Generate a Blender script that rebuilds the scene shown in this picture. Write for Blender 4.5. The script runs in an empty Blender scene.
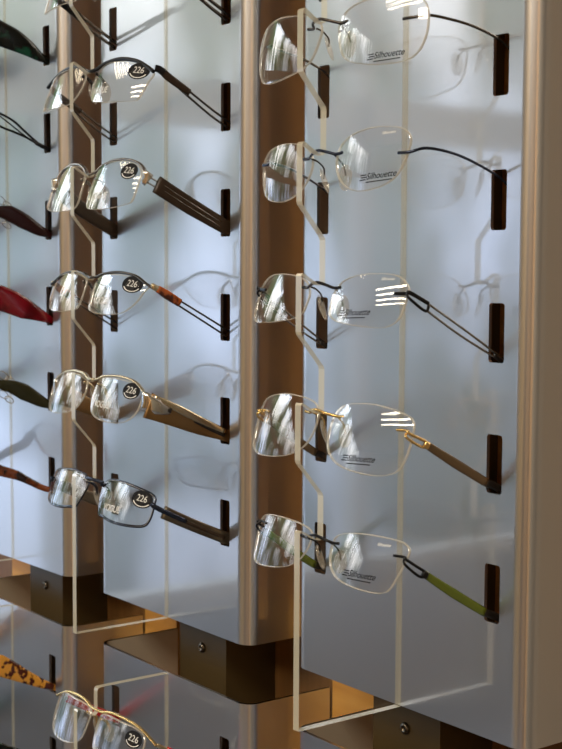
import bpy, math, random
from mathutils import Vector, Matrix
random.seed(7)
C = bpy.context.scene.collection
Z0 = 1450.0                      # display datum above the shop floor (mm)
H = 66.728                       # row pitch of the slots
PITCH = 240.235                  # pitch of the columns
COLX = {'R': 0.0, 'M': -PITCH, 'L': -2*PITCH}
LOW_Z = [-291.3, -358.2, -425.0]
BOT, TOP, LTOP, LBOT = -210.0, 335.0, -248.8, -470.0

# ------------------------------------------------------------------ materials
def new_mat(name):
    m = bpy.data.materials.new(name); m.use_nodes = True
    nt = m.node_tree; nt.nodes.clear()
    out = nt.nodes.new('ShaderNodeOutputMaterial')
    return m, nt, out
def N(nt, t, **kw):
    n = nt.nodes.new(t)
    for k, v in kw.items():
        if k in n.inputs: n.inputs[k].default_value = v
        else: setattr(n, k, v)
    return n
def pbr(name, col, rough=.4, metal=0., spec=.5, trans=0., coat=0., noise=None):
    m, nt, out = new_mat(name)
    b = N(nt, 'ShaderNodeBsdfPrincipled')
    b.inputs['Base Color'].default_value = (*col, 1)
    b.inputs['Roughness'].default_value = rough
    b.inputs['Metallic'].default_value = metal
    b.inputs['Specular IOR Level'].default_value = spec
    b.inputs['Coat Weight'].default_value = coat
    if noise:
        col2, scale, lo, hi = noise
        tc = N(nt, 'ShaderNodeTexCoord'); tx = N(nt, 'ShaderNodeTexNoise'); tx.inputs['Scale'].default_value = scale
        tx.inputs['Detail'].default_value = 3
        nt.links.new(tc.outputs['Object'], tx.inputs['Vector'])
        r = N(nt, 'ShaderNodeValToRGB'); r.color_ramp.elements[0].position = lo; r.color_ramp.elements[1].position = hi
        r.color_ramp.elements[0].color = (*col, 1); r.color_ramp.elements[1].color = (*col2, 1)
        nt.links.new(tx.outputs['Fac'], r.inputs['Fac']); nt.links.new(r.outputs['Color'], b.inputs['Base Color'])
    nt.links.new(b.outputs[0], out.inputs[0])
    return m
def thin_clear(name, tint, f0, body=0., bodycol=(1, 1, 1)):
    """clear sheet: see-through with a Schlick reflection on each face"""
    m, nt, out = new_mat(name)
    g = N(nt, 'ShaderNodeNewGeometry')
    d = N(nt, 'ShaderNodeVectorMath', operation='DOT_PRODUCT')
    nt.links.new(g.outputs['Incoming'], d.inputs[0]); nt.links.new(g.outputs['Normal'], d.inputs[1])
    a = N(nt, 'ShaderNodeMath', operation='ABSOLUTE'); nt.links.new(d.outputs['Value'], a.inputs[0])
    s = N(nt, 'ShaderNodeMath', operation='SUBTRACT'); s.inputs[0].default_value = 1; nt.links.new(a.outputs[0], s.inputs[1])
    p = N(nt, 'ShaderNodeMath', operation='POWER'); p.inputs[1].default_value = 5; nt.links.new(s.outputs[0], p.inputs[0])
    ma = N(nt, 'ShaderNodeMath', operation='MULTIPLY_ADD'); ma.use_clamp = True
    nt.links.new(p.outputs[0], ma.inputs[0]); ma.inputs[1].default_value = 1-f0; ma.inputs[2].default_value = f0
    t = N(nt, 'ShaderNodeBsdfTransparent'); t.inputs[0].default_value = (*tint, 1)
    gl = N(nt, 'ShaderNodeBsdfGlossy'); gl.inputs['Roughness'].default_value = 0.015; gl.inputs['Color'].default_value = (1, 1, 1, 1)
    base = t
    if body > 0:
        df = N(nt, 'ShaderNodeBsdfDiffuse'); df.inputs[0].default_value = (*bodycol, 1)
        bm = N(nt, 'ShaderNodeMixShader'); bm.inputs[0].default_value = body
        nt.links.new(t.outputs[0], bm.inputs[1]); nt.links.new(df.outputs[0], bm.inputs[2]); base = bm
    mx = N(nt, 'ShaderNodeMixShader')
    nt.links.new(ma.outputs[0], mx.inputs[0]); nt.links.new(base.outputs[0], mx.inputs[1]); nt.links.new(gl.outputs[0], mx.inputs[2])
    nt.links.new(mx.outputs[0], out.inputs[0])
    return m
def edge_mat(name, col, clear, gloss=.15):  # cream colour stands in for light piped to the clear edges
    m, nt, out = new_mat(name)
    t = N(nt, 'ShaderNodeBsdfTransparent'); t.inputs[0].default_value = (.97, .95, .88, 1)
    d = N(nt, 'ShaderNodeBsdfDiffuse'); d.inputs[0].default_value = (*col, 1)
    tr = N(nt, 'ShaderNodeBsdfTranslucent'); tr.inputs[0].default_value = (*col, 1)
    m1 = N(nt, 'ShaderNodeMixShader'); m1.inputs[0].default_value = .5
    nt.links.new(d.outputs[0], m1.inputs[1]); nt.links.new(tr.outputs[0], m1.inputs[2])
    m2 = N(nt, 'ShaderNodeMixShader'); m2.inputs[0].default_value = clear
    nt.links.new(m1.outputs[0], m2.inputs[1]); nt.links.new(t.outputs[0], m2.inputs[2])
    g = N(nt, 'ShaderNodeBsdfGlossy'); g.inputs['Roughness'].default_value = .12
    m3 = N(nt, 'ShaderNodeMixShader'); m3.inputs[0].default_value = gloss
    nt.links.new(m2.outputs[0], m3.inputs[1]); nt.links.new(g.outputs[0], m3.inputs[2])
    nt.links.new(m3.outputs[0], out.inputs[0])
    return m
def anodised(name, col):
    """satin anodised aluminium: a sharp and a hazy reflection lobe"""
    m, nt, out = new_mat(name)
    a = N(nt, 'ShaderNodeBsdfGlossy'); a.inputs['Color'].default_value = (*col, 1); a.inputs['Roughness'].default_value = .055
    b = N(nt, 'ShaderNodeBsdfGlossy'); b.inputs['Color'].default_value = (*col, 1); b.inputs['Roughness'].default_value = .34
    mx = N(nt, 'ShaderNodeMixShader'); mx.inputs[0].default_value = .70
    nt.links.new(a.outputs[0], mx.inputs[1]); nt.links.new(b.outputs[0], mx.inputs[2])
    nt.links.new(mx.outputs[0], out.inputs[0])
    return m
def wood(name, c1, c2, c3, scale, rough=.45, stretch=(6, 6, .6)):
    m, nt, out = new_mat(name)
    tc = N(nt, 'ShaderNodeTexCoord'); mp = N(nt, 'ShaderNodeMapping'); mp.inputs['Scale'].default_value = stretch
    nz = N(nt, 'ShaderNodeTexNoise'); nz.inputs['Scale'].default_value = scale; nz.inputs['Detail'].default_value = 6
    r = N(nt, 'ShaderNodeValToRGB'); e = r.color_ramp.elements
    e[0].position = .3; e[0].color = (*c1, 1); e[1].position = .7; e[1].color = (*c3, 1)
    x = e.new(.5); x.color = (*c2, 1)
    b = N(nt, 'ShaderNodeBsdfPrincipled'); b.inputs['Roughness'].default_value = rough
    nt.links.new(tc.outputs['Object'], mp.inputs[0]); nt.links.new(mp.outputs[0], nz.inputs['Vector'])
    nt.links.new(nz.outputs['Fac'], r.inputs[0]); nt.links.new(r.outputs[0], b.inputs['Base Color']); nt.links.new(b.outputs[0], out.inputs[0])
    return m

M = {}
M['panel'] = anodised('satin_aluminium', (.66, .665, .69))
M['panel_in'] = pbr('panel_inside', (.74, .62, .48), .5, .5)  # silver metal tinted warm and bright: reflected wood put into the colour
M['acrylic'] = thin_clear('clear_acrylic', (.985, .985, .975), .035)
M['acrylic_edge'] = edge_mat('acrylic_edge', (.93, .88, .70), .32)
M['glued_edge'] = edge_mat('glued_acrylic_edge', (.85, .80, .66), .74, .05)
M['lens'] = thin_clear('demo_lens', (.985, .985, .985), .06)
M['lens_edge'] = edge_mat('polished_lens_edge', (.95, .91, .80), .30, .3)
M['pad'] = thin_clear('silicone_pad', (.95, .94, .92), .10, .16, (.9, .86, .78))
M['rail'] = pbr('bronze_rail', (.085, .056, .020), .4, .3)
M['screw'] = pbr('steel_screw', (.16, .14, .11), .3, 1)
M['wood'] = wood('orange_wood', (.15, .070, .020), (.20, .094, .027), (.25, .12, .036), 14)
M['wood_upper'] = wood('lightened_wood_board', (.38, .17, .040), (.47, .215, .055), (.56, .27, .075), 14)  # board wood lightened to brighten the slots and panel returns
M['lit_strip'] = wood('lit_wood_strip', (.50, .22, .035), (.66, .32, .06), (.78, .42, .10), 9, stretch=(.6, 6, 6))  # brighter wood: light falling into the slits put into the colour
M['black_metal'] = pbr('black_metal', (.012, .012, .014), .28, .6)
M['gunmetal'] = pbr('gunmetal', (.10, .09, .08), .25, 1)
M['grey_metal'] = pbr('grey_titanium', (.30, .28, .26), .25, 1)
M['silver'] = pbr('silver_metal', (.62, .60, .56), .2, 1)
M['gold'] = pbr('gold_metal', (.78, .54, .22), .22, 1)
M['pale_gold'] = pbr('pale_gold_metal', (.66, .56, .38), .25, 1)
M['bluesteel'] = pbr('blue_black_metal', (.035, .045, .075), .25, .8)
M['brown_flat'] = pbr('brown_temple', (.13, .085, .045), .3, .3, coat=.3)
M['choc'] = pbr('chocolate_acetate', (.035, .021, .012), .4, coat=.05, spec=.3)
M['amber'] = pbr('amber_tortoise', (.42, .09, .012), .15, coat=.6, noise=((.06, .012, .004), 160, .45, .6))
M['green'] = pbr('olive_green_acetate', (.105, .145, .012), .2, coat=.4)
M['bronze'] = pbr('bronze_metal', (.32, .19, .08), .3, .9)
M['olive'] = pbr('olive_grey_metal', (.16, .135, .10), .28, .8)
M['black_ac'] = pbr('black_acetate', (.006, .008, .007), .2, spec=.3, coat=.1, noise=((.008, .07, .04), 60, .50, .62))
M['tip_black'] = pbr('black_tip', (.012, .010, .009), .3)
M['maroon'] = pbr('dark_maroon_acetate', (.022, .006, .007), .25, spec=.35, coat=.1)
M['red'] = pbr('cherry_red_acetate', (.20, .003, .012), .15, coat=.5, noise=((.09, .001, .004), 45, .45, .6))
M['dark_olive'] = pbr('dark_olive_acetate', (.024, .024, .009), .25, spec=.35, coat=.1)
M['brown_tort'] = pbr('brown_tortoise', (.22, .055, .015), .15, coat=.7, noise=((.02, .008, .004), 70, .45, .58))
M['yellow_tort'] = pbr('yellow_tortoise', (.72, .34, .045), .15, coat=.7, noise=((.07, .012, .006), 150, .50, .56))
M['red_temple'] = pbr('red_enamel', (.45, .012, .015), .2, coat=.6)
M['white_print'] = pbr('white_print', (.72, .72, .70), .6, spec=.2)
M['black_print'] = pbr('black_print', (.012, .012, .014), .6, spec=.1)
M['plaster'] = pbr('plaster', (.34, .36, .42), .7)
M['plaster_dark'] = pbr('tan_plaster', (.24, .20, .155), .7)
M['olive_plaster'] = pbr('olive_tan_plaster', (.34, .22, .085), .7)
M['peach_plaster'] = pbr('peach_plaster', (.44, .28, .14), .7)
M['orange_plaster'] = pbr('apricot_plaster', (.62, .35, .15), .7)
M['grey_plaster'] = pbr('grey_green_plaster', (.24, .24, .20), .7)
M['dark_sill'] = pbr('darkened_sill_wall', (.085, .09, .105), .6)  # unseen wall base, darkened to keep a bright band off the panels
M['dark_wood'] = wood('dark_wall_band', (.05, .028, .012), (.08, .045, .02), (.11, .06, .028), 3)  # dark band on unseen walls, made for the mirrored stripes
M['ceil'] = pbr('ceiling_paint', (.60, .54, .46), .8)
M['floor'] = wood('floor_tiles', (.11, .115, .14), (.14, .15, .18), (.17, .18, .21), 5, stretch=(1, 1, 1))
M['panelling'] = wood('wall_panelling', (.14, .075, .03), (.42, .27, .14), (.58, .42, .25), 1.3, stretch=(3, 3, .05))
M['frame_paint'] = pbr('window_frame_paint', (.45, .44, .42), .5)

# ------------------------------------------------------------------ mesh helpers (mm in, metres out)
class MB:
    def __init__(s): s.v = []; s.f = []; s.n = []; s.mi = []; s.sm = []
    def add(s, vs, fs, normals=None, mi=0, smooth=False):
        o = len(s.v); s.v += [tuple(v) for v in vs]
        s.n += [tuple(n) for n in normals] if normals else [None]*len(vs)
        for f in fs: s.f.append([i+o for i in f]); s.mi.append(mi); s.sm.append(smooth)
    def poly(s, pts, n, mi=0): s.add(pts, [list(range(len(pts)))], [n]*len(pts), mi)
    def box(s, a, b, mi=0):
        x0, y0, z0 = a; x1, y1, z1 = b
        P = [(x0,y0,z0),(x1,y0,z0),(x1,y1,z0),(x0,y1,z0),(x0,y0,z1),(x1,y0,z1),(x1,y1,z1),(x0,y1,z1)]
        s.add(P, [[0,3,2,1],[4,5,6,7],[0,1,5,4],[1,2,6,5],[2,3,7,6],[3,0,4,7]], None, mi)
    def build(s, name, mats, parent=None, base=(0, 0, 0), world=False):
        me = bpy.data.meshes.new(name)
        me.from_pydata([((v[0]-base[0])/1000, (v[1]-base[1])/1000, (v[2]-base[2])/1000) for v in s.v], [], s.f)
        for m in (mats if isinstance(mats, (list, tuple)) else [mats]): me.materials.append(m)
        for p, mi, sm in zip(me.polygons, s.mi, s.sm): p.material_index = mi; p.use_smooth = sm
        if any(n is not None for n in s.n):
            for p in me.polygons: p.use_smooth = True
            me.normals_split_custom_set_from_vertices([n if n else (0, 0, 0) for n in s.n])
        me.validate(); me.update()
        o = bpy.data.objects.new(name, me); C.objects.link(o)
        if parent: o.parent = parent
        else: o.location = (base[0]/1000, base[1]/1000, (base[2]+Z0)/1000)
        return o
def tag(o, label=None, cat=None, group=None, kind=None):
    for k, v in (('label', label), ('category', cat), ('group', group), ('kind', kind)):
        if v: o[k] = v
    return o
def empty(name, loc):
    o = bpy.data.objects.new(name, None); C.objects.link(o); o.empty_display_size = .01
    o.location = (loc[0]/1000, loc[1]/1000, (loc[2]+Z0)/1000); return o
def catmull(P, n=6, closed=False):
    P = [Vector(p) for p in P]; out = []
    L = len(P)
    for i in range(L if closed else L-1):
        if closed: a, b, c, d = P[(i-1) % L], P[i], P[(i+1) % L], P[(i+2) % L]
        else: a, b, c, d = P[max(i-1, 0)], P[i], P[i+1], P[min(i+2, L-1)]
        for k in range(n):
            t = k/n
            out.append(.5*((2*b)+(c-a)*t+(2*a-5*b+4*c-d)*t*t+(3*b-a-3*c+d)*t**3))
    if not closed: out.append(P[-1])
    return out
def sweep(mb, pts, prof, closed=False, up=(0, 0, 1), seg=10, power=2., mi=0, n=5, band=None, raw=False):
    """tube along pts; prof = (half thickness, half height) or list along the path"""
    P = [Vector(p) for p in pts] if raw else catmull(pts, n, closed); L = len(P)
    if not isinstance(prof, list): prof = [prof, prof]
    up = Vector(up); vs = []; fs = []
    for i, p in enumerate(P):
        t = (P[(i+1) % L]-P[i-1]) if closed else (P[min(i+1, L-1)]-P[max(i-1, 0)])
        t.normalize(); s = t.cross(up)
        if s.length < 1e-4: s = t.cross(Vector((1, 0, 0)))
        s.normalize(); u = s.cross(t)
        q = i/(L-1)*(len(prof)-1); k = min(int(q), len(prof)-2); w = q-k
        a = prof[k][0]*(1-w)+prof[k+1][0]*w; b = prof[k][1]*(1-w)+prof[k+1][1]*w
        for j in range(seg):
            th = 2*math.pi*(j+.5)/seg; c, si = math.cos(th), math.sin(th)
            vs.append(p+s*(a*math.copysign(abs(c)**(2/power), c))+u*(b*math.copysign(abs(si)**(2/power), si)))
    R = L if closed else L-1
    for i in range(R):
        for j in range(seg):
            fs.append([i*seg+j, i*seg+(j+1) % seg, ((i+1) % L)*seg+(j+1) % seg, ((i+1) % L)*seg+j])
    if not closed: fs += [list(range(seg))[::-1], [(L-1)*seg+j for j in range(seg)]]
    mb.add(vs, fs, None, mi, True)
    return P

# ------------------------------------------------------------------ the room (structure)
def struct(name, mb, mat):
    o = mb.build(name, mat); o['kind'] = 'structure'; return o
X0, X1, Y0, Y1, ZF, ZC = -2600, 2100, -3600, 73, -1450, 1350
b = MB(); b.box((X0-100, Y0-100, ZF-60), (X1+100, Y1+100, ZF)); struct('floor', b, M['floor'])
b = MB(); b.box((X0-100, Y0-100, ZC), (X1+100, Y1+100, ZC+60)); struct('ceiling', b, M['ceil'])
b = MB(); b.box((X0-100, Y1, ZF), (X1+100, Y1+100, ZC)); struct('wall_back', b, M['plaster_dark'])
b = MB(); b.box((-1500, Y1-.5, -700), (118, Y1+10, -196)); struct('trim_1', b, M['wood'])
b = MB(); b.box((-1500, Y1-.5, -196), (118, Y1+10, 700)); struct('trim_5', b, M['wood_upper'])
for k_ in (1, 2, 3):  # added strips that paint the lit patch of wood between panels
    b = MB(); b.box((-PITCH*k_+96, Y1-2.5, -330), (-PITCH*k_+143, Y1+5, -196)); struct('trim_%d' % (k_+1), b, M['lit_strip'])
b = MB()
for xa, xb, mi in ((X0-100, 400, 0), (400, 1300, 1), (1300, X1+100, 2)): b.box((xa, Y0-100, ZF), (xb, Y0, ZC), mi)  # unseen wall; colour bands made up for stripes mirrored in the bends
struct('wall_front', b, [M['olive_plaster'], M['dark_wood'], M['peach_plaster']])
b = MB()
for ya, yb, mi in ((Y0, -2900, 0), (-2900, -2150, 1), (-2150, -1450, 2), (-1450, -800, 3), (-800, Y1, 4)): b.box((X1, ya, ZF), (X1+100, yb, ZC), mi)  # bands on this unseen wall also shaped for the bend reflections
struct('wall_right', b, [M['peach_plaster'], M['dark_wood'], M['orange_plaster'], M['grey_plaster'], M['plaster_dark']])
WY0, WY1, WZ0, WZ1 = -3200, -150, -900, 1180
b = MB()
b.box((X0-100, Y0, ZF), (X0, Y1, WZ0), 1); b.box((X0-100, Y0, WZ1), (X0, Y1, ZC))
b.box((X0-100, Y0, WZ0), (X0, WY0, WZ1)); b.box((X0-100, WY1, WZ0), (X0, Y1, WZ1))
struct('wall_left', b, [M['plaster'], M['dark_sill']])
b = MB()
for y in (WY0, -2200, -1180, WY1): b.box((X0-80, y-25, WZ0), (X0-20, y+25, WZ1))
for z in (WZ0+20, 470, WZ1-20): b.box((X0-80, WY0, z-(60 if z == 470 else 22)), (X0-20, WY1, z+(60 if z == 470 else 22)))
struct('window_1', b, M['frame_paint'])

# ------------------------------------------------------------------ display panels
PW, R_, TH, BACK = 85.0, 10.0, 2.0, 69.0
def panel(name, x0, z0, z1, rows, label, group):
    mb = MB()
    xs = x0; BACK = 54.0 if z0 == BOT else 69.0
    # outer section: (x, y, nx, ny)
    sec = [(-PW-R_, BACK, -1, 0)]
    K = 24
    for i in range(K+1):
        a = math.pi/2*i/K
        sec.append((-PW-R_*math.cos(a), R_-R_*math.sin(a), -math.cos(a), -math.sin(a)))
    left = sec
    right = [(-x, y, -nx, ny) for x, y, nx, ny in sec][::-1]
    for half in (left, right):
        vs = []; ns = []; fs = []
        for x, y, nx, ny in half:
            for z in (z0, z1): vs.append((xs+x, y, z)); ns.append((nx, ny, 0))
        for i in range(len(half)-1): fs.append([2*i, 2*i+2, 2*i+3, 2*i+1])
        mb.add(vs, fs, ns, 0)
        vs2 = []; ns2 = []
        for x, y, nx, ny in half:
            for z in (z0, z1): vs2.append((xs+x-nx*TH, y-ny*TH, z)); ns2.append((-nx, -ny, 0))
        mb.add(vs2, [f[::-1] for f in fs], ns2, 1)
        for zi, zn in ((0, -1), (1, 1)):
            ev = []; ef = []
            for i, (x, y, nx, ny) in enumerate(half):
                z = (z0, z1)[zi]; ev += [(xs+x, y, z), (xs+x-nx*TH, y-ny*TH, z)]
            for i in range(len(half)-1):
                q = [2*i, 2*i+1, 2*i+3, 2*i+2]; ef.append(q if zn > 0 else q[::-1])
            mb.add(ev, ef, [(0, 0, zn)]*len(ev), 0)
    # flat front with rounded slots
    SW, SH, SR = 5.4, 15.1, 1.6
    def flat(y, n, mi):
        def rect(a, c, e, f): mb.poly([(xs+a, y, e), (xs+c, y, e), (xs+c, y, f), (xs+a, y, f)][::int(-n)], (0, n, 0), mi)
        xa = [-PW, -79, -62, 62, 79, PW]
        for i in (0, 2, 4): rect(xa[i], xa[i+1], z0, z1)
        for cx in (-70.5, 70.5):
            zz = z0
            for zr in sorted(rows):
                rect(cx-8.5, cx+8.5, zz, zr-18)
                A = [(cx-8.5, zr-18), (cx+8.5, zr-18), (cx+8.5, zr+18), (cx-8.5, zr+18)]
                arcs = []
                for (sx, sz, a0) in ((-1, -1, 180), (1, -1, 270), (1, 1, 0), (-1, 1, 90)):
                    arcs.append([(cx+sx*(SW-SR)+SR*math.cos(math.radians(a0+k*22.5)), zr+sz*(SH-SR)+SR*math.sin(math.radians(a0+k*22.5))) for k in range(5)])
                for k in range(4):
                    o2 = A[(k+1) % 4]; quad = [A[k], o2, arcs[(k+1) % 4][0], arcs[k][-1]]
                    mb.poly([(xs+p[0], y, p[1]) for p in quad][::int(-n)], (0, n, 0), mi)
                    for q in range(4):
                        tri = [A[k], arcs[k][q+1], arcs[k][q]]
                        mb.poly([(xs+p[0], y, p[1]) for p in tri][::int(-n)], (0, n, 0), mi)
                if n < 0:
                    loop = [p for a in arcs for p in a]
                    vs = []; fs = []; ns = []
                    for (px, pz) in loop:
                        nx, nz = cx-px, zr-pz; l = math.hypot(nx, nz)
                        vs += [(xs+px, 0, pz), (xs+px, TH, pz)]
                    Ln = len(loop)
                    for i in range(Ln):
                        j = (i+1) % Ln
                        p, q = loop[i], loop[j]; ex, ez = q[0]-p[0], q[1]-p[1]; l = math.hypot(ex, ez) or 1
                        nn = (-ez/l, 0, ex/l)
                        mb.add([(xs+p[0], 0, p[1]), (xs+q[0], 0, q[1]), (xs+q[0], TH, q[1]), (xs+p[0], TH, p[1])], [[0, 1, 2, 3]], [nn]*4, 0)
                zz = zr+18
            rect(cx-8.5, cx+8.5, zz, z1)
    flat(0, -1, 0); flat(TH, 1, 1)
    for z, n in ((z0, -1), (z1, 1)):
        q = [(xs-PW, 0, z), (xs-PW, TH, z), (xs+PW, TH, z), (xs+PW, 0, z)]
        mb.poly(q if n < 0 else q[::-1], (0, 0, n), 0)
    o = mb.build(name, [M['panel'], M['panel_in']], base=(x0, 0, z0))
    return tag(o, label, 'display panel', group)
rows_up = [-(r-3)*H for r in range(0, 6)]
PG = 'satin metal display panels'
for c, t in (('R', 'tall satin metal panel behind the rimless glasses, slotted, rounded edges'),
             ('M', 'tall satin metal panel behind the half-rim glasses with black oval stickers'),
             ('L', 'tall satin metal panel behind the red and black temples')):
    panel('display_panel', COLX[c], BOT, TOP, rows_up, t, PG)
for c, t in (('R', 'lower metal panel, only its top corner seen, under the rimless rack'),
             ('M', 'lower metal panel behind the gold-browed glasses with red temples'),
             ('L', 'lower metal panel behind the yellow tortoiseshell temple')):
    panel('display_panel', COLX[c], LBOT, LTOP, LOW_Z, t, PG)

# ------------------------------------------------------------------ mounting rails with a screw each
for c, off, t in (('R', -26.5, 'dark bronze rail behind the panel gap below the rimless rack'),
                  ('M', 0, 'dark bronze rail behind the panel gap below the stickered half-rim glasses'),
                  ('L', 3, 'dark bronze rail behind the panel gap below the tortoiseshell and red temples')):
    x = COLX[c]+off
    mb = MB(); mb.box((x-29, 30, LBOT), (x+29, Y1, TOP))
    o = mb.build('mounting_rail', M['rail'], base=(x, Y1, LBOT)); tag(o, t, 'rail', 'bronze mounting rails')
    mb = MB(); vs = []; fs = []
    prof = [(3.6, 0), (3.6, .9), (3.0, 1.8), (1.6, 2.4), (1.2, 1.5), (.01, 1.4)]; S = 16
    zc = -236.5
    for r, dy in prof:
        for k in range(S): vs.append((x+r*math.cos(2*math.pi*k/S), 30-dy, zc+r*math.sin(2*math.pi*k/S)))
    for i in range(len(prof)-1):
        for k in range(S): fs.append([i*S+k, i*S+(k+1) % S, (i+1)*S+(k+1) % S, (i+1)*S+k])
    mb.add(vs, fs, None, 0, True)
    mb.build('screw', M['screw'], o, base=(x, Y1, LBOT))

# ------------------------------------------------------------------ clear acrylic nose racks
def rack(x0, z1, z0, rows, label, lower=False):
    YB, YF, w = -56.4, -71.8, 2.4
    out = []                                  # (y, z) going down the front
    if lower: out += [(-54.0, z1), (-55.8, z1-.7), (YB, z1-2.4)]
    else: out += [(YB, z1)]
    for i, zr in enumerate(rows):
        out += [(YB, zr+24.5), (-58.2, zr+23.2), (-60.4, zr+23.6), (-69.8, zr+29.2), (-71.0, zr+29.4), (YF, zr+28.2)]
        if i < len(rows)-1 or lower: out += [(YF, zr-.6), (-71.3, zr-2.2), (-57.0, zr-18.6), (YB, zr-20.2)]
    if lower: out += [(YB, z0), (-.4, z0)]
    else: out += [(YF, z0), (-.4, z0)]
    out.append((-.4, z1))
    mb = MB(); Ln = len(out)
    mb.poly([(x0+w, y, z) for y, z in out], (1, 0, 0), 0)
    mb.poly([(x0-w, y, z) for y, z in out][::-1], (-1, 0, 0), 0)
    for i in range(Ln):
        p, q = out[i], out[(i+1) % Ln]
        ey, ez = q[0]-p[0], q[1]-p[1]; l = math.hypot(ey, ez)
        n = (0, ez/l, -ey/l)
        mb.add([(x0-w, *p), (x0+w, *p), (x0+w, *q), (x0-w, *q)], [[0, 3, 2, 1]], [n]*4, 2 if i == Ln-2 else 1)
    o = mb.build('nose_rack', [M['acrylic'], M['acrylic_edge'], M['glued_edge']], base=(x0, 0, z0))
    return tag(o, label, 'acrylic rack', 'clear acrylic nose racks')
for c, t in (('R', 'clear acrylic sawtooth fin holding the five rimless glasses'),
             ('M', 'clear acrylic sawtooth fin holding half-rim glasses with oval stickers'),
             ('L', 'clear acrylic fin behind the red and black temples, bottom corner seen')):
    rack(COLX[c], TOP-10, -210.3, rows_up, t)
for c, t in (('M', 'lower clear acrylic fin with rounded top, above gold-browed glasses'),
             ('L', 'lower clear acrylic fin behind the yellow tortoiseshell temple')):
    rack(COLX[c], -249.5, LBOT+5, LOW_Z[:2], t, True)

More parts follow.
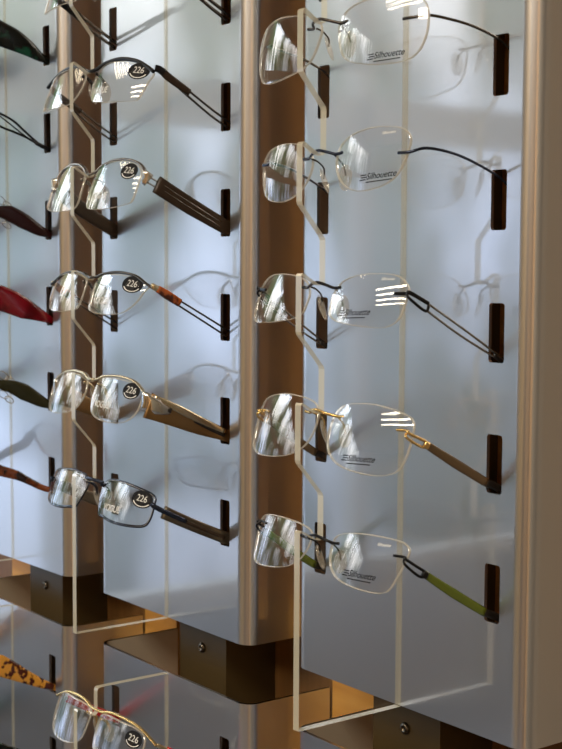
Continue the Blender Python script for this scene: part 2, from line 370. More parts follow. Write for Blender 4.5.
# ------------------------------------------------------------------ eyeglasses
TILT = math.tan(math.radians(20)); KW = 5/3600
class Glasses:
    def __init__(s, name, col, zr, label, group, yc=-58., roll=0., dx=0., tilt=20):
        s.x0, s.zr, s.yc, s.roll, s.dx = COLX[col], zr, yc, math.tan(math.radians(roll)), dx
        s.inset = 0.; s.tilt = math.tan(math.radians(tilt))
        s.root = tag(empty(name, (s.x0, -60, zr+24)), label, 'eyeglasses', group)
    def sy(s, x, z): return s.yc+(z-20)*s.tilt+KW*x*x
    def W(s, p): return (s.x0+p[0]+s.dx, p[1], s.zr+p[2]+p[0]*s.roll)
    def T(s, p):
        k = s.inset*max(0, min(1, (-p[1]-10)/42)) if p[0] < 0 else 0
        return (s.x0+p[0]+k, p[1], s.zr+p[2])
    def mk(s, mb, name, mats, parent=None):
        return mb.build(name, mats, parent or s.root, base=(s.x0, -60, s.zr+24))
    def lens(s, outline, side, rim=None, marks=None):
        O = [Vector((p.x*side, p.y, 0)) for p in catmull([(x, z, 0) for x, z in outline], 6, True)]
        cx = sum(p.x for p in O)/len(O); cz = sum(p.y for p in O)/len(O)
        re = sum((p.x-cx)**2+(p.y-cz)**2 for p in O)/len(O)
        def y(x, z): return s.sy(x, z)-(re-(x-cx)**2-(z-cz)**2)/(2*115.)
        mb = MB(); n = len(O); RN = 9
        for dy, flip in ((0, False), (1.7, True)):
            vs = [s.W((cx, y(cx, cz)+dy, cz))]; fs = []
            for r in range(1, RN+1):
                f = r/RN
                for p in O:
                    x = cx+(p.x-cx)*f; z = cz+(p.y-cz)*f; vs.append(s.W((x, y(x, z)+dy, z)))
            for k in range(n): fs.append([0, 1+k, 1+(k+1) % n])
            for r in range(RN-1):
                for k in range(n):
                    a = 1+r*n+k; b2 = 1+r*n+(k+1) % n; fs.append([a, a+n, b2+n, b2])
            ccw = (side > 0) ^ flip
            mb.add(vs, [f if ccw else f[::-1] for f in fs], None, 0, True)
        vs = []; fs = []
        for p in O:
            for dy in (0, .3, 1.4, 1.7):
                e = .35 if dy in (.3, 1.4) else 0
                d = Vector((p.x-cx, p.y-cz)).normalized()*e
                vs.append(s.W((p.x+d.x, y(p.x, p.y)+dy, p.y+d.y)))
        for k in range(n):
            for j in range(3):
                a = k*4+j; c2 = ((k+1) % n)*4+j; fs.append([a, c2, c2+1, a+1])
        mb.add(vs, fs, None, 1, True)
        lo = s.mk(mb, 'lens', [M['lens'], M['lens_edge']])
        s.ly = y
        if rim:
            rm = MB(); sweep(rm, [s.W((p.x*1.0, y(p.x, p.y)+.8, p.y)) for p in O], (1.0, rim[1]), True, up=(0, 1, 0), seg=8, raw=True)
            s.mk(rm, 'rim', rim[0])
        return lo, y
    def mark(s, text, lo, y, x, z, size, mat, name, shear=0., slope=0.):
        cu = bpy.data.curves.new('t', 'FONT'); cu.body = text; cu.size = size; cu.shear = shear; cu.offset = size*.012
        to = bpy.data.objects.new('t', cu); C.objects.link(to)
        dg = bpy.context.evaluated_depsgraph_get(); me = bpy.data.meshes.new_from_object(to.evaluated_get(dg))
        mb = MB()
        vs = [s.W((x+v.co.x, y(x+v.co.x, z+v.co.y+slope*v.co.x)-.12, z+v.co.y+slope*v.co.x)) for v in me.vertices]
        mb.add(vs, [list(p.vertices) for p in me.polygons])
        bpy.data.objects.remove(to); bpy.data.meshes.remove(me); bpy.data.curves.remove(cu)
        return s.mk(mb, name, mat, lo)
    def strokes(s, lo, y, lines, mat, name, w=.22):
        mb = MB()
        for a, c2 in lines:
            (x0, z0), (x1, z1) = a, c2; l = math.hypot(x1-x0, z1-z0); nx, nz = -(z1-z0)/l*w, (x1-x0)/l*w
            P = [(x0+nx, z0+nz), (x0-nx, z0-nz), (x1-nx, z1-nz), (x1+nx, z1+nz)]
            mb.add([s.W((px, y(px, pz)-.12, pz)) for px, pz in P], [[0, 1, 2, 3]])
        return s.mk(mb, name, mat, lo)
    def sticker(s, lo, y, cx, cz, a=7.4, bb=5.0, slope=-.12):
        mb = MB(); n = 28
        def ring(f): return [(cx+a*f*math.cos(t), cz+bb*f*math.sin(t)+slope*a*f*math.cos(t)) for t in [2*math.pi*k/n for k in range(n)]]
        def up(ps, off): return [s.W((px, y(px, pz)-off, pz)) for px, pz in ps]
        mb.add(up(ring(1), .12), [list(range(n))])
        st = s.mk(mb, 'size_sticker', M['black_print'], lo)
        wm = MB(); o1, o2 = ring(.86), ring(.76)
        for k in range(n//2+2, n-2):
            q = [o1[k], o1[(k+1) % n], o2[(k+1) % n], o2[k]]; wm.add(up(q, .2), [[0, 1, 2, 3]])
        cu = bpy.data.curves.new('t', 'FONT'); cu.body = '226'; cu.size = 5.6; cu.align_x = 'CENTER'; cu.offset = .0
        to = bpy.data.objects.new('t', cu); C.objects.link(to)
        dg = bpy.context.evaluated_depsgraph_get(); me = bpy.data.meshes.new_from_object(to.evaluated_get(dg))
        wm.add(up([(cx+v.co.x*1.05, cz+v.co.y-1.3+slope*v.co.x) for v in me.vertices], .2), [list(p.vertices) for p in me.polygons])
        bpy.data.objects.remove(to); bpy.data.meshes.remove(me); bpy.data.curves.remove(cu)
        # one print joined into the sticker mesh
        off = len(mb.v); mb.add(wm.v, wm.f, None, 1)
        me2 = st.data; bpy.data.objects.remove(st); bpy.data.meshes.remove(me2)
        s.mk(mb, 'size_sticker', [M['black_print'], M['white_print']], lo)
    def pad(s, side, armmat, x=8.5, z=12., y=None):
        y = (s.yc+8.5 if y is None else y)
        mb = MB(); vs = []; fs = []; U, V_ = 14, 8
        rot = Matrix.Rotation(math.radians(-32*side), 3, 'Z') @ Matrix.Rotation(math.radians(18*side), 3, 'Y')
        for i in range(V_+1):
            ph = math.pi*i/V_
            for k in range(U):
                th = 2*math.pi*k/U
                q = rot @ Vector((1.2*math.sin(ph)*math.cos(th), 3.6*math.sin(ph)*math.sin(th), 7.0*math.cos(ph)))
                vs.append(s.W((x*side+q.x, y+q.y, z+q.z)))
        for i in range(V_):
            for k in range(U): fs.append([i*U+k, i*U+(k+1) % U, (i+1)*U+(k+1) % U, (i+1)*U+k])
        mb.add(vs, fs, None, 0, True)
        po = s.mk(mb, 'nose_pad', M['pad'])
        am = MB(); sx = side
        sweep(am, [s.W(p) for p in [(sx*9.5, s.sy(9.5, 22.5), 22.5), (sx*8.2, s.sy(8, 22)+3.5, 21), (sx*8.0, y-.8, 17.5), (sx*(x+.6), y-.2, z+1)]], (.5, .5) if s.inset == 3. and s.x0 == 0 else (.8, 1.1), seg=6)
        s.mk(am, 'pad_arm', armmat, po)
    def wire_bridge(s, mat, rise=2.2, z=22.5, xi=11.):
        mb = MB(); e = s.sy(xi+5, z+.5)-.5
        sweep(mb, [s.W(p) for p in [(-xi-5, e, z+.3), (-xi, s.sy(xi, z)-.4, z), (-6, -59.0, z+rise*.7), (0, -59.8, z+rise+.6), (6, -59.0, z+rise*.7), (xi, s.sy(xi, z)-.4, z), (xi+5, e, z+.3)]], (.7, .85), seg=8)
        s.mk(mb, 'bridge', mat)
    def temple(s, side, path, prof, mat, power=3., tip=None, tipfrom=None, parent=None, mats=None, n=6, name='temple'):
        """path in (x, y, z) for the +x side"""
        mb = MB(); sweep(mb, [s.T((p[0]*side, p[1], p[2])) for p in path], prof, power=power, seg=12, n=n)
        return s.mk(mb, name, mat, parent)
    def sub(s, side, path, prof, mat, name, parent, power=2., n=5, seg=8):
        mb = MB(); sweep(mb, [s.T((p[0]*side, p[1], p[2])) for p in path], prof, power=power, seg=seg, n=n)
        return s.mk(mb, name, mat, parent)

# ---- rimless glasses on the acrylic fin of the first panel ----------------
RG = 'rimless glasses on one clear rack'
OUT = {
 1: [(8, 24), (7.5, 18), (11, 9), (16, 4), (25, 1), (42, -1.5), (57, -1), (64, 3), (67.5, 11), (67.5, 20), (65, 26), (59, 30), (46, 32.3), (28, 31.3), (15, 29)],
 2: [(10, 21.5), (13, 27), (21, 31), (34, 33), (46, 32.5), (55, 30.5), (59.5, 26), (59.5, 20), (57, 13), (52.5, 7), (44, 3.5), (31, 2.5), (21, 5), (14, 10), (10.5, 16)],
 3: [(10, 13), (10, 19), (15, 25), (25, 28), (38, 29), (52, 28), (60, 22.5), (61, 16), (60, 8), (56, 4), (50, 2.8), (39, 3.3), (28, 4.2), (18, 5.6), (11.5, 8.5)],
 4: [(8, 8), (6, 15), (7, 23), (13, 28), (26, 30), (40, 30), (56, 27), (62, 23), (63.3, 16), (63, 7), (60, 0), (52, -3), (39, -3), (23, -1), (13, 3)],
 5: [(10.5, 15), (9, 20.5), (11, 26), (22, 29), (39, 30), (55, 29), (61, 26.3), (62, 22.5), (60, 14), (57, 6.5), (52, 3.6), (39, 3.8), (23, 6), (14.5, 10)],
}
def slotend(z, z2, y2=42): return [(70.5, 1.5, z), (70.5, 20, z+(z2-z)*.45), (70, y2, z2)]
def logo(g, lo, y, x, z, sc=1.0, slope=0.):
    g.mark('Silhouette', lo, y, x+3.2*sc, z, 4.4*sc, M['black_print'], 'lens_print', .35, slope)
    g.strokes(lo, y, [((x+a, z+k*1.15+slope*a), (x+a+4.2, z+k*1.15+slope*(a+4.2))) for k, a in ((0, -1.4), (1, -.4), (2, -.8))] +
              [((x+3, z-1.4+slope*3), (x+19, z-1.4+slope*19))], M['black_print'], 'lens_print', .26)
R_LABEL = {
 1: 'rimless glasses with thin dark wire temples, topmost on the clear rack',
 2: 'rimless glasses with thin blue-black wire temples, second from top of rack',
 3: 'rimless glasses with temples of two parallel grey wires on clear rack',
 4: 'rimless glasses with gold fittings and flat brown temples on clear rack',
 5: 'rimless glasses with olive green temples, lowest on the clear rack'}
R_SET = {1: dict(yc=-54.5, tilt=6), 2: dict(yc=-57, roll=2.8, tilt=6), 3: dict(yc=-58, roll=.6), 4: dict(yc=-55.5), 5: dict(yc=-58, roll=1.4)}
R_MET = {1: 'gunmetal', 2: 'bluesteel', 3: 'black_metal', 4: 'gold', 5: 'black_metal'}
R_LOGO = {1: (36, 1.2, 1., .03), 2: (33, 7.4, 1., .03), 3: (22, 8.2, 1., .04), 4: (26, 2.2, 1., .04), 5: (27, 9.4, 1., .0)}
for r in range(1, 6):
    g = Glasses('rimless_eyeglasses', 'R', -(r-3)*H, R_LABEL[r], RG, **R_SET[r])
    met = M[R_MET[r]]; g.inset = 3.
    lo, y = g.lens(OUT[r], -1)
    lo, y = g.lens(OUT[r], 1)
    lx, lz, sc, slp = R_LOGO[r]
    logo(g, lo, y, lx, lz, sc, slp)
    g.mark('Silhouette', lo, y, 44, 26.0 if r != 2 else 29, 1.9, M['white_print'], 'lens_print', .2)
    g.wire_bridge(met, z={1: 22.5, 2: 22.8, 3: 22, 4: 22.5, 5: 23}[r])
    for sd in (-1, 1):
        g.pad(sd, met, z=11.5 if r != 1 else 13)
        ez = {1: 19, 2: 21.5, 3: 20, 4: 19.5, 5: 23.5}[r]
        e0 = (54.5, g.sy(54.5, ez)-.8, ez); e1 = (61.5, g.sy(61.5, ez)-.4, ez+.1)
        if r in (1, 2):
            if r == 1: path = [e0, e1, (65.5, -42, 20.1), (68.5, -20, 17.6), (70.2, -3, 12.8), (70.7, 4, 9.2), (70.5, 20, -2), (69, 44, -24)]
            else: path = [e0, e1, (65.5, -44, 23.6), (68, -26, 21.0), (70, -6, 14.0), (70.7, 5, 8.2), (70.5, 20, -4), (69, 44, -26)]
            t = g.temple(sd, path, [(.55, .8), (.55, .75), (.5, .7), (.6, .8)], met, 2.)
        elif r == 3:
            up = [(64.5, -51, 20.3), (66.5, -42, 14.8)]
            hp = [e0, e1, (64, -53, 20.5), (66.3, -43, 15.2)]
            t = g.temple(sd, hp, [(.6, .9), (.7, 1.1), (.7, 1.0)], M['black_metal'])
            g.sub(sd, [e1, (64, -53.5, 17.8), (66.3, -45, 11.6), (66.6, -43.2, 14.4)], (.6, .8), M['black_metal'], 'hinge', t)
            g.sub(sd, [(66.3, -43, 15.0), (68.5, -22, 2.8), (70.3, -2, -9.2), (70.5, 3, -12)] + slotend(-12, -36)[1:], (.5, .6), M['grey_metal'], 'temple_wire', t)
            g.sub(sd, [(66.3, -44.5, 12.0), (68.5, -24, -.4), (70.2, -5, -10.2), (70.5, 2, -13.2)], (.5, .6), M['grey_metal'], 'temple_wire', t)
            g.sub(sd, [(70.4, -1.5, -11), (70.5, 6, -15.4)], (.9, 1.3), M['tip_black'], 'temple_tip', t)
        else:
            col, tipm = (M['brown_flat'], M['tip_black']) if r == 4 else (M['green'], M['tip_black'])
            z1 = -11.6
            path = [(66, -43.5, 13.0 if r == 4 else 15.2), (68, -25, 2.2 if r == 4 else 3.2), (70.1, -4.5, -9.3)]
            t = g.temple(sd, path, [(.9, 1.9), (1.0, 2.5), (.9, 2.3)], col, 3.)
            g.sub(sd, [(70.1, -5, -9.1), (70.5, 3, -12.4), (70.5, 20, -22), (69.5, 42, -38)], [(.9, 2.2), (.8, 1.8)], tipm, 'temple_tip', t, 3.)
            zt = path[0][2]
            g.sub(sd, [e0, e1, (63.6, -53, ez-.6), (66, -44, zt+1.6), (66.4, -41, zt-.4)], [(.6, .75), (.6, .85)], met, 'hinge', t)
            g.sub(sd, [e1, (63.4, -54, ez-2.6), (65.8, -46.5, zt-1.0), (66.4, -42, zt-1.6)], [(.6, .7), (.7, .8)], met, 'hinge', t)
            g.sub(sd, [(66.4, -44.5, zt+.2), (66.7, -42, zt-1.2)], [(1.1, 2.0), (1.1, 1.9)], met, 'hinge', t, 3.)

# ---- half-rim and full-rim glasses with oval stickers ---------------------
MG = 'half-rim glasses with white lettering on one rack'
MO = {
 0: [(7, 4), (6, 14), (9, 23), (18, 27), (34, 27), (50, 25), (64, 19), (62, 9), (57, 2), (40, 2), (22, 3)],
 1: [(13, 5.5), (7, 15), (8.5, 23), (18, 27.5), (33, 28), (50, 25.5), (67, 19.5), (66, 13), (62.5, 3.5), (58, 2), (40, 2.2), (22, 3.2)],
 2: [(7, 5), (6, 17), (8, 25), (14, 30), (29, 32), (45, 30.5), (56, 25), (57, 15), (56, 6.5), (52, 4.2), (36, 2), (16, 2)],
 3: [(8, 5), (6, 13), (6.5, 21), (12, 25.5), (30, 27), (50, 25), (62, 20.5), (60, 16), (56, 9), (47, 3.2), (31, 2), (16, 3)],
 4: [(7, 10), (6, 19), (11, 25.5), (30, 27), (48, 25), (57.5, 21), (58.5, 11), (54.5, 4), (46, .5), (30, .3), (14, 3.2)],
 5: [(16, 5), (10.5, 16), (10.5, 22), (18, 26), (34, 27), (52, 25), (65, 21.5), (67, 16), (67, 8), (63.5, 3.2), (52, 2), (36, 2.3), (22, 4)],
 6: [(9, 5), (6, 16), (7, 24), (16, 26.5), (32, 26.5), (48, 25.5), (57, 21), (57, 8), (52, 1), (40, -1.5), (20, 0)],
}
BROW = {
 0: [(0, 25), (8, 26), (20, 28), (34, 28.2), (50, 26), (64, 20.5), (68, 18)],
 1: [(0, 24.5), (7, 25.5), (14, 28), (24, 29.8), (35, 30), (50, 27.5), (62, 23), (69, 19.5)],
 2: [(0, 25), (6, 26.5), (12, 30), (22, 32.8), (36, 33.2), (50, 30.5), (58, 26.5), (62, 22)],
 3: [(0, 25), (6, 25.5), (14, 27.4), (30, 28.5), (48, 26.5), (60, 22), (67, 19.5)],
 4: [(0, 24.8), (6, 25), (14, 27.6), (30, 28.4), (46, 26.6), (56, 22.5), (60, 19.5)],
 6: [(0, 26.5), (8, 26.5), (18, 28.5), (32, 28.5), (48, 27), (60, 23.5), (69, 20)],
}
M_LABEL = {
 0: ('M', 3*H, 'dark half-rim glasses cut by the top edge, only temples and a lens tip seen'),
 1: ('M', 2*H, 'half-rim glasses with thick black brow and dark two-bar temples'),
 2: ('M', 1*H, 'half-rim glasses with silver brow and wide chocolate-brown temples'),
 3: ('M', 0, 'half-rim glasses with amber tortoiseshell block at each hinge'),
 4: ('M', -1*H, 'half-rim glasses with pale gold brow and broad gold-brown temples'),
 5: ('M', -2*H, 'full-rim glasses with thin blue-black rims and dark grey temples'),
 6: ('M', LOW_Z[0], 'gold-browed glasses with red temples on the lower rack')}
M_SET = {0: dict(yc=-60), 1: dict(yc=-60, roll=-1.5), 2: dict(yc=-61), 3: dict(yc=-60), 4: dict(yc=-60), 5: dict(yc=-58), 6: dict(yc=-59)}
BROWM = {0: 'black_metal', 1: 'black_metal', 2: 'grey_metal', 3: 'gunmetal', 4: 'pale_gold', 5: 'bluesteel', 6: 'gold'}
STK = {1: (57, 20.6), 2: (47, 25), 3: (50, 21), 4: (49, 20.5), 5: (57.5, 19.0), 6: (49, 19.5)}
for r in range(0, 7):
    c, zr, lab = M_LABEL[r]
    kind = 'full_rim_eyeglasses' if r == 5 else 'half_rim_eyeglasses'
    g = Glasses(kind, c, zr, lab, MG, **M_SET[r])
    bm_ = M[BROWM[r]]; g.inset = {2: 11, 4: 8, 3: 4, 6: 8}.get(r, 0)
    if r == 5:
        g.lens(MO[r], -1, (bm_, .65)); lo, y = g.lens(MO[r], 1, (bm_, .65))
        mb = MB(); sweep(mb, [g.W(p) for p in [(-12, g.sy(12, 24)-.2, 24), (-6, -59.3, 25.2), (0, -60, 25.6), (6, -59.3, 25.2), (12, g.sy(12, 24)-.2, 24)]], (.9, 1.2))
        g.mk(mb, 'bridge', bm_)
    else:
        g.lens(MO[r], -1); lo, y = g.lens(MO[r], 1)
        br = BROW[r]; full = [(-x+(g.inset*(x/70)**2), z) for x, z in br[:0:-1]]+br
        th = {0: 1.3, 1: 1.4, 2: .9, 3: 1.0, 4: .9, 6: 1.0}[r]
        mb = MB(); sweep(mb, [g.W((x, g.sy(x, z)+(.9 if abs(x) > 3 else 0), z)) for x, z in full], [(1.2, th*.8), (1.2, th), (1.1, th*.85), (1.2, th), (1.2, th*.8)], up=(0, 1, 0) if False else (0, 0, 1), power=2.5)
        g.mk(mb, 'brow_bar', bm_)
    if r in STK:
        g.sticker(lo, y, *STK[r], **({} if r in (2, 4, 6) else dict(a=8.8, bb=5.2)))
        g.mark('VOGUE', lo, y, 14 if r != 5 else 22, 8.5 if r != 6 else 2.5, 5.8, M['white_print'], 'lens_print')
    for sd in (-1, 1):
        g.pad(sd, bm_, z=11)
        z1 = -11.6
        if r in (0, 1):
            hz = 19 if r == 1 else 18
            t = g.temple(sd, [(68, -49, hz+.5), (69.3, -46, hz-1), (69.6, -42, hz-4), (69.8, -27, hz-12)], [(1.3, 1.8), (1.3, 2.4), (1.2, 2.6), (1.1, 2.2)], M['black_metal'] if r == 0 else M['choc'])
            g.sub(sd, [(68, -51, hz+1), (69, -48.5, hz+.4), (69.6, -45.5, hz-1.5)], (1.6, 2.2), bm_, 'hinge', t, 3.)
            g.sub(sd, [(69.7, -28, hz-10.6), (70.3, -10, -2.6), (70.5, 2, -9)] + [(70.5, 20, -19), (69.5, 42, -34)], (.6, .75 if r else 1.2), M['gunmetal'], 'temple_wire', t)
            g.sub(sd, [(69.7, -40, hz-6.6), (70.3, -12, -5.8), (70.5, 2, -13)], (.6, .75 if r else 1.2), M['gunmetal'], 'temple_wire', t)
        elif r == 2:
            t = g.temple(sd, [(68, -50, 16.2), (69.2, -26, 3.5), (70.3, 1, -9.5), (70.5, 10, -14.8), (70, 42, -34)], [(1.4, 5.6), (1.4, 5.4), (1.3, 4.6), (1.2, 3.6), (1.2, 3)], M['choc'], 5.)
            for k in (-1.6, 1.6):
                g.sub(sd, [(69.2, -47, 14.8+k), (70.4, -26, 3.6+k), (71.4, -4, -7.6+k)], (.35, .4), M['grey_metal'], 'temple_inlay', t)
            g.sub(sd, [(61.5, -54.2, 21.5), (65, -56.5, 20.5), (66.5, -54.5, 18.2)], [(1.5, 4.2), (1.5, 4.4)], M['silver'], 'hinge', t, 4.)
            for k in (-2, 2): g.sub(sd, [(66.2, -55.5, 19.2+k), (68, -49, 15.6+k)], (.6, .6), M['silver'], 'hinge', t)
        elif r == 3:
            t = g.temple(sd, [(68.8, -50, 18.6), (69.3, -43, 14.6), (69.6, -34, 9.6)], [(1.4, 2.2), (1.6, 2.9), (1.4, 2.6)], M['amber'], 4.)
            g.sub(sd, [(66.6, -52, 20.2), (68, -52.5, 19.8), (68.9, -49.4, 18.2)], (1.3, 2.0), M['pale_gold'], 'hinge', t, 3.)
            g.sub(sd, [(69.6, -35, 11.6), (70.1, -16, 1.4), (70.5, 2, -8.4), (70.5, 20, -18), (69.5, 42, -33)], (.5, .65), M['gunmetal'], 'temple_wire', t)
            g.sub(sd, [(69.6, -36, 8.6), (70.1, -16, -2.6), (70.5, 2, -12.8)], (.5, .65), M['gunmetal'], 'temple_wire', t)
        elif r == 4:
            P_ = [(65.2, -55, 12.6), (68, -42, 7.2), (69.6, -20, -2.2), (70.4, 0, -9.2), (70.5, 12, -15.0), (70, 42, -30)]
            t = g.temple(sd, P_, [(1.3, 8.4), (1.3, 7.2), (1.3, 5.4), (1.2, 4.0), (1.2, 3.2), (1.1, 3)], M['bronze'], 4.)
            g.sub(sd, [(66.8, -51, 17.6), (69.8, -41, 12.4), (71.2, -20, 2.0), (71.6, 0, -7.0)], [(1.0, 1.7), (1.0, 2.6), (1., 1.7)], M['pale_gold'], 'temple_edge', t, 3.)
            g.sub(sd, [(70.6, -24, 1.6), (71.2, -12, -4.4), (71.4, -1, -9.2)], [(.5, 1.1), (.5, 1.5)], M['tip_black'], 'temple_inlay', t, 3.)
            g.sub(sd, [(59.5, -54.8, 16.0), (63.4, -55.5, 14.8), (67.6, -49, 11.4), (69.6, -41, 8.4)], [(1.2, 6), (1.6, 6.4), (1.6, 5.2), (.9, 2.0)], M['silver'], 'hinge', t, 3.)
            g.sub(sd, [(69.6, -43, 9.4), (70.6, -41, 8.6)], (.9, 1.5), M['tip_black'], 'hinge_screw', t)
        elif r == 5:
            t = g.temple(sd, [(69.0, -46, 11.6), (69.6, -24, 1.0), (70.4, 0, -9.6), (70.5, 12, -14.6), (70, 42, -30)], [(1.3, 4.2), (1.3, 4.0), (1.3, 4.0), (1.2, 3.2), (1.1, 2.6)], M['olive'], 5.)
            g.sub(sd, [(66.8, -53, 17.0), (68.6, -52, 15.6), (69.8, -45, 11.6), (70.8, -30, 4.2)], [(1.1, 1.6), (1.1, 1.7), (.7, 1.5)], M['bluesteel'], 'hinge', t, 3.)
            g.sub(sd, [(70.4, -30, 3.8), (71.2, -12, -4.4), (71.6, -1, -9.2)], (.45, 1.2), M['choc'], 'temple_inlay', t, 3.)
        else:
            t = g.temple(sd, [(69.2, -44, 15.4), (69.8, -22, 2.6), (70.4, 0, -9.6), (70.5, 12, -14.8), (70, 42, -30)], [(1.3, 2.6), (1.3, 3.2), (1.3, 3.2), (1.2, 2.6)], M['red_temple'], 4.)
            g.sub(sd, [(68.4, -50.5, 20), (69.2, -48.5, 18.8), (69.6, -43, 14.6)], (1.2, 1.5), M['pale_gold'], 'hinge', t, 3.)

# ---- acetate and wire glasses on the third rack ---------------------------
LG = 'glasses seen only by their temples at the frame edge'
LOUT = [(9, 4), (7, 14), (9, 23), (20, 28), (36, 29), (54, 26), (61, 18), (58, 5), (48, -2), (32, -3), (17, -1)]
L_SPEC = [
 (3*H, 'broad glossy black-green glasses temple, topmost at the frame edge', 'black_ac', [(-44, 7.8, 10.2), (-27, 2, 8.8), (-15, -3.4, 6.4), (-6, -8.6, 3.8), (2, -12, 2.4)]),
 (2*H, 'glasses with thin black crossing wire temples ending in the slot', 'black_metal', None),
 (1*H, 'glasses with dark maroon temple and pale filigree ornament', 'maroon', [(-44, 7, 3.4), (-32, 4.0, 6.4), (-20, -1.6, 6.2), (-8, -8, 4.4), (2, -12, 2.4)]),
 (0., 'cherry red glasses with broad glossy temple', 'red', [(-46, 9, 10), (-32, 3.4, 9.4), (-21, -1.5, 8.4), (-9, -6.5, 5.2), (3, -12, 2.4)]),
 (-1*H, 'glasses with dark olive temple and filigree ornament', 'dark_olive', [(-44, 8.6, 3.2), (-32, 5.0, 5.4), (-22, .5, 6.6), (-8, -7.4, 4.6), (2, -12, 2.4)]),
 (-2*H, 'glasses with slim brown tortoiseshell temple, lowest above the panel gap', 'brown_tort', [(-46, 9.4, 4.4), (-30, 3.4, 3.8), (-22, -.8, 3.0), (-8, -8.4, 2.4), (2, -12.2, 2.2)]),
 (LOW_Z[0], 'glasses with spotted yellow tortoiseshell temple below the panel gap', 'yellow_tort', [(-46, 14.6, 8.6), (-34, 8, 7.2), (-24, 2, 5.6), (-8, -7, 3.6), (3, -12, 2.4)]),
 (LOW_Z[1], 'glasses with black temple at the bottom corner of the picture', 'black_ac', [(-46, 13, 7), (-30, 5.4, 6), (-18, -.8, 5), (-6, -8, 3.6), (2, -12, 2.4)]),
]
for zr, lab, mt, tp in L_SPEC:
    g = Glasses('full_rim_eyeglasses', 'L', zr, lab, LG, yc=-58)
    g.lens(LOUT, -1, (M[mt], 1.6)); g.lens(LOUT, 1, (M[mt], 1.6))
    mb = MB(); sweep(mb, [g.W(p) for p in [(-10, g.sy(10, 23)-.2, 23), (-5, -59, 25.2), (0, -60, 26), (5, -59, 25.2), (10, g.sy(10, 23)-.2, 23)]], (1.3, 1.6)); g.mk(mb, 'bridge', M[mt])
    for sd in (-1, 1):
        if tp:
            a = tp[0]
            path = [(62, -53, 19), (67, -50, 16)] + [(69+.02*(44+y_)/1, y_, z_) for y_, z_, h_ in tp] + [(70.5, 16, -20), (69.5, 42, -36)]
            prof = [(1.8, 3.4), (1.8, min(6, a[2]))] + [(1.7, h_) for y_, z_, h_ in tp] + [(1.4, 2.2), (1.3, 2.0)]
            t = g.temple(sd, path, prof, M[mt], 2.6)
            if mt in ('maroon', 'dark_olive'):
                tone = M['pale_gold'] if mt == 'dark_olive' else M['silver']
                for (ys, zs, rr) in ((-40, 16, 3.0), (-34, 15, 2.4), (-40, 1.5, 2.8), (-35, -.5, 2.4), (-28.5, 13.5, 1.7)):
                    mb = MB(); sweep(mb, [g.T(((69.6)*sd, ys+rr*1.5*math.cos(k*math.pi/5), zs-(ys+44)*.45+rr*math.sin(k*math.pi/5)-rr*.6*math.cos(k*math.pi/5))) for k in range(10)], (.35, .35), True, up=(1, 0, 0), seg=6, n=2)
                    g.mk(mb, 'filigree', tone, t)
        else:
            t = g.temple(sd, [(62, -53, 19), (66.5, -48, 17), (69, -40, 13), (69.6, -28, 7.5), (70, -16, -2), (70.3, -4, -10.6), (70.5, 3, -13.2), (70.5, 16, -21), (69.5, 42, -36)], (.8, .9), M[mt], 2.)
            g.sub(sd, [(66.5, -48, 14), (69, -40, 3.6), (69.6, -28, -.6), (70, -16, -5), (70.3, -4, -11.4)], (.8, .9), M[mt], 'temple_wire', t)
            g.sub(sd, [(67, -46, 16), (69, -38, 10), (69.8, -28, 3), (70, -18, -3.6), (70.3, -6, -10)], (.5, .55), M[mt], 'temple_wire', t)
            g.sub(sd, [(70.2, -10, -8), (70.5, 3, -13)], (1.2, 1.6), M[mt], 'temple_tip', t)

# the third rack hangs very slightly out of plumb
piv = Vector((COLX['L']/1000, 0, Z0/1000)); Q = Matrix.Translation(piv) @ Matrix.Rotation(-.012, 4, 'Y') @ Matrix.Translation(-piv)
for o in list(C.objects):
    if o.parent is None and o.get('category') in ('eyeglasses', 'display panel', 'acrylic rack') and o.location.x < -.4 and o.location.z > Z0/1000-.22:
        o.matrix_world = Q @ Matrix.Translation(o.location)

# ------------------------------------------------------------------ light: daylight through the shop window, ceiling tubes, unseen fill fixtures
w = bpy.data.worlds.new('street'); bpy.context.scene.world = w; w.use_nodes = True
nt = w.node_tree; nt.nodes.clear()
out = N(nt, 'ShaderNodeOutputWorld'); bg = N(nt, 'ShaderNodeBackground')
tc = N(nt, 'ShaderNodeTexCoord'); sp = N(nt, 'ShaderNodeSeparateXYZ'); nt.links.new(tc.outputs['Generated'], sp.inputs[0])
ramp = N(nt, 'ShaderNodeValToRGB'); mr = N(nt, 'ShaderNodeMapRange'); mr.inputs['From Min'].default_value = -.6; mr.inputs['From Max'].default_value = .8
nt.links.new(sp.outputs['Z'], mr.inputs['Value']); nt.links.new(mr.outputs[0], ramp.inputs[0])
def zp(el): return (math.sin(math.radians(el))+.6)/1.4
E_ = ramp.color_ramp.elements
stops = [(-35, (.10, .10, .11)), (-14, (.15, .17, .21)), (-5, (.28, .34, .47)), (3, (.42, .50, .67)), (9, (.50, .525, .56)), (15, (.92, .90, .86)), (24, (1.25, 1.4, 1.65))]
E_[0].position = zp(stops[0][0]); E_[0].color = (*stops[0][1], 1)
E_[1].position = zp(stops[-1][0]); E_[1].color = (*stops[-1][1], 1)
for el, c in stops[1:-1]:
    e = E_.new(zp(el)); e.color = (*c, 1)
nz = N(nt, 'ShaderNodeTexNoise'); nz.inputs['Scale'].default_value = 13; nz.inputs['Detail'].default_value = 4
mpw = N(nt, 'ShaderNodeMapping'); mpw.inputs['Scale'].default_value = (1, 1, .35); nt.links.new(tc.outputs['Generated'], mpw.inputs[0])
nt.links.new(mpw.outputs[0], nz.inputs['Vector'])
r2 = N(nt, 'ShaderNodeValToRGB'); r2.color_ramp.elements[0].position = .45; r2.color_ramp.elements[0].color = (.07, .12, .06, 1)
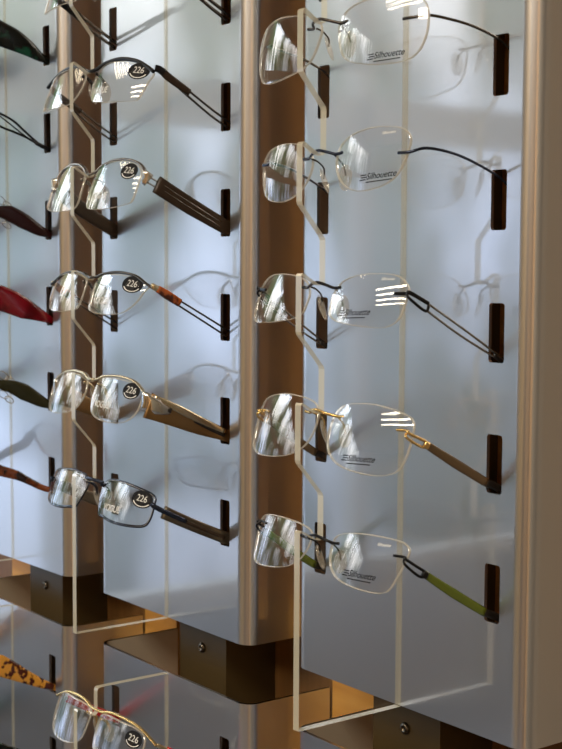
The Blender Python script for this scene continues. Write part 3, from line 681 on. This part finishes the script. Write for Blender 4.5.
r2.color_ramp.elements[1].position = .60; r2.color_ramp.elements[1].color = (1.75, 1.75, 1.75, 1)
nt.links.new(nz.outputs['Fac'], r2.inputs[0])
mul = N(nt, 'ShaderNodeMix', data_type='RGBA', blend_type='MULTIPLY'); mul.inputs[0].default_value = 1
nt.links.new(ramp.outputs[0], mul.inputs[6]); nt.links.new(r2.outputs[0], mul.inputs[7])
my = N(nt, 'ShaderNodeMapRange'); nt.links.new(sp.outputs['Y'], my.inputs['Value'])
my.inputs['From Min'].default_value = -.8; my.inputs['From Max'].default_value = -.35; my.inputs['To Min'].default_value = .8; my.inputs['To Max'].default_value = 1.75
mul2 = N(nt, 'ShaderNodeMix', data_type='RGBA', blend_type='MULTIPLY'); mul2.inputs[0].default_value = 1
nt.links.new(mul.outputs[2], mul2.inputs[6]); nt.links.new(my.outputs[0], mul2.inputs[7])
nt.links.new(mul2.outputs[2], bg.inputs[0]); bg.inputs[1].default_value = 2.45
nt.links.new(bg.outputs[0], out.inputs[0])

def area(name, loc, rot, sx, sy, power, col, portal=False):
    l = bpy.data.lights.new(name, 'AREA'); l.shape = 'RECTANGLE'; l.size = sx; l.size_y = sy; l.energy = power; l.color = col
    if portal: l.cycles.is_portal = True
    o = bpy.data.objects.new(name, l); C.objects.link(o)
    o.location = (loc[0]/1000, loc[1]/1000, (loc[2]+Z0)/1000); o.rotation_euler = rot; return o
area('window_daylight', (X0-60, (WY0+WY1)/2, (WZ0+WZ1)/2), (0, -math.pi/2, 0), (WZ1-WZ0)/1000, (WY1-WY0)/1000, 1, (1, 1, 1), True)
for fx, fy in ((-650, -1900), (900, -1500), (300, -2700)):  # first fixture mirrors in the lenses; other two unseen, added to light the room
    for k in range(4):
        area('tubes_and_fill', (fx, fy-240+k*160, ZC-25), (0, 0, 0), 1.15, .045, 3.2 if fx < 0 else 10, (1, .88, .70))
for k in range(4):
    area('tubes_and_fill', (-1980+k*150, -900, ZC-25), (0, 0, .5), .04, .7, 1.0, (1, .84, .62))

# ------------------------------------------------------------------ camera
cam = bpy.data.cameras.new('camera'); co = bpy.data.objects.new('camera', cam); C.objects.link(co)
yaw, pitch, roll = math.radians(-53.01327664), math.radians(-4.47040277), math.radians(.30657959)
f = Vector((math.sin(yaw)*math.cos(pitch), math.cos(yaw)*math.cos(pitch), math.sin(pitch)))
r = Vector((math.cos(yaw), -math.sin(yaw), 0)); u = r.cross(f)
r2_ = math.cos(roll)*r+math.sin(roll)*u; u2 = -math.sin(roll)*r+math.cos(roll)*u
Mx = Matrix((r2_, u2, -f)).transposed().to_4x4(); Mx.translation = Vector((.56655, -.50956, .03338+Z0/1000))
co.matrix_world = Mx
cam.sensor_fit = 'VERTICAL'; cam.sensor_height = 36; cam.lens = 36*1394.15/749
cam.clip_start = .01
cam.dof.use_dof = True; cam.dof.focus_distance = .80; cam.dof.aperture_fstop = 24
S = bpy.context.scene; S.camera = co
S.view_settings.view_transform = 'Standard'; S.view_settings.look = 'None'; S.view_settings.gamma = 1
S.view_settings.exposure = 0.08; S.view_settings.use_curve_mapping = False
S.cycles.use_denoising = True
S.cycles.transparent_max_bounces = 40; S.cycles.max_bounces = 10; S.cycles.caustics_reflective = True
S.cycles.sample_clamp_indirect = 8
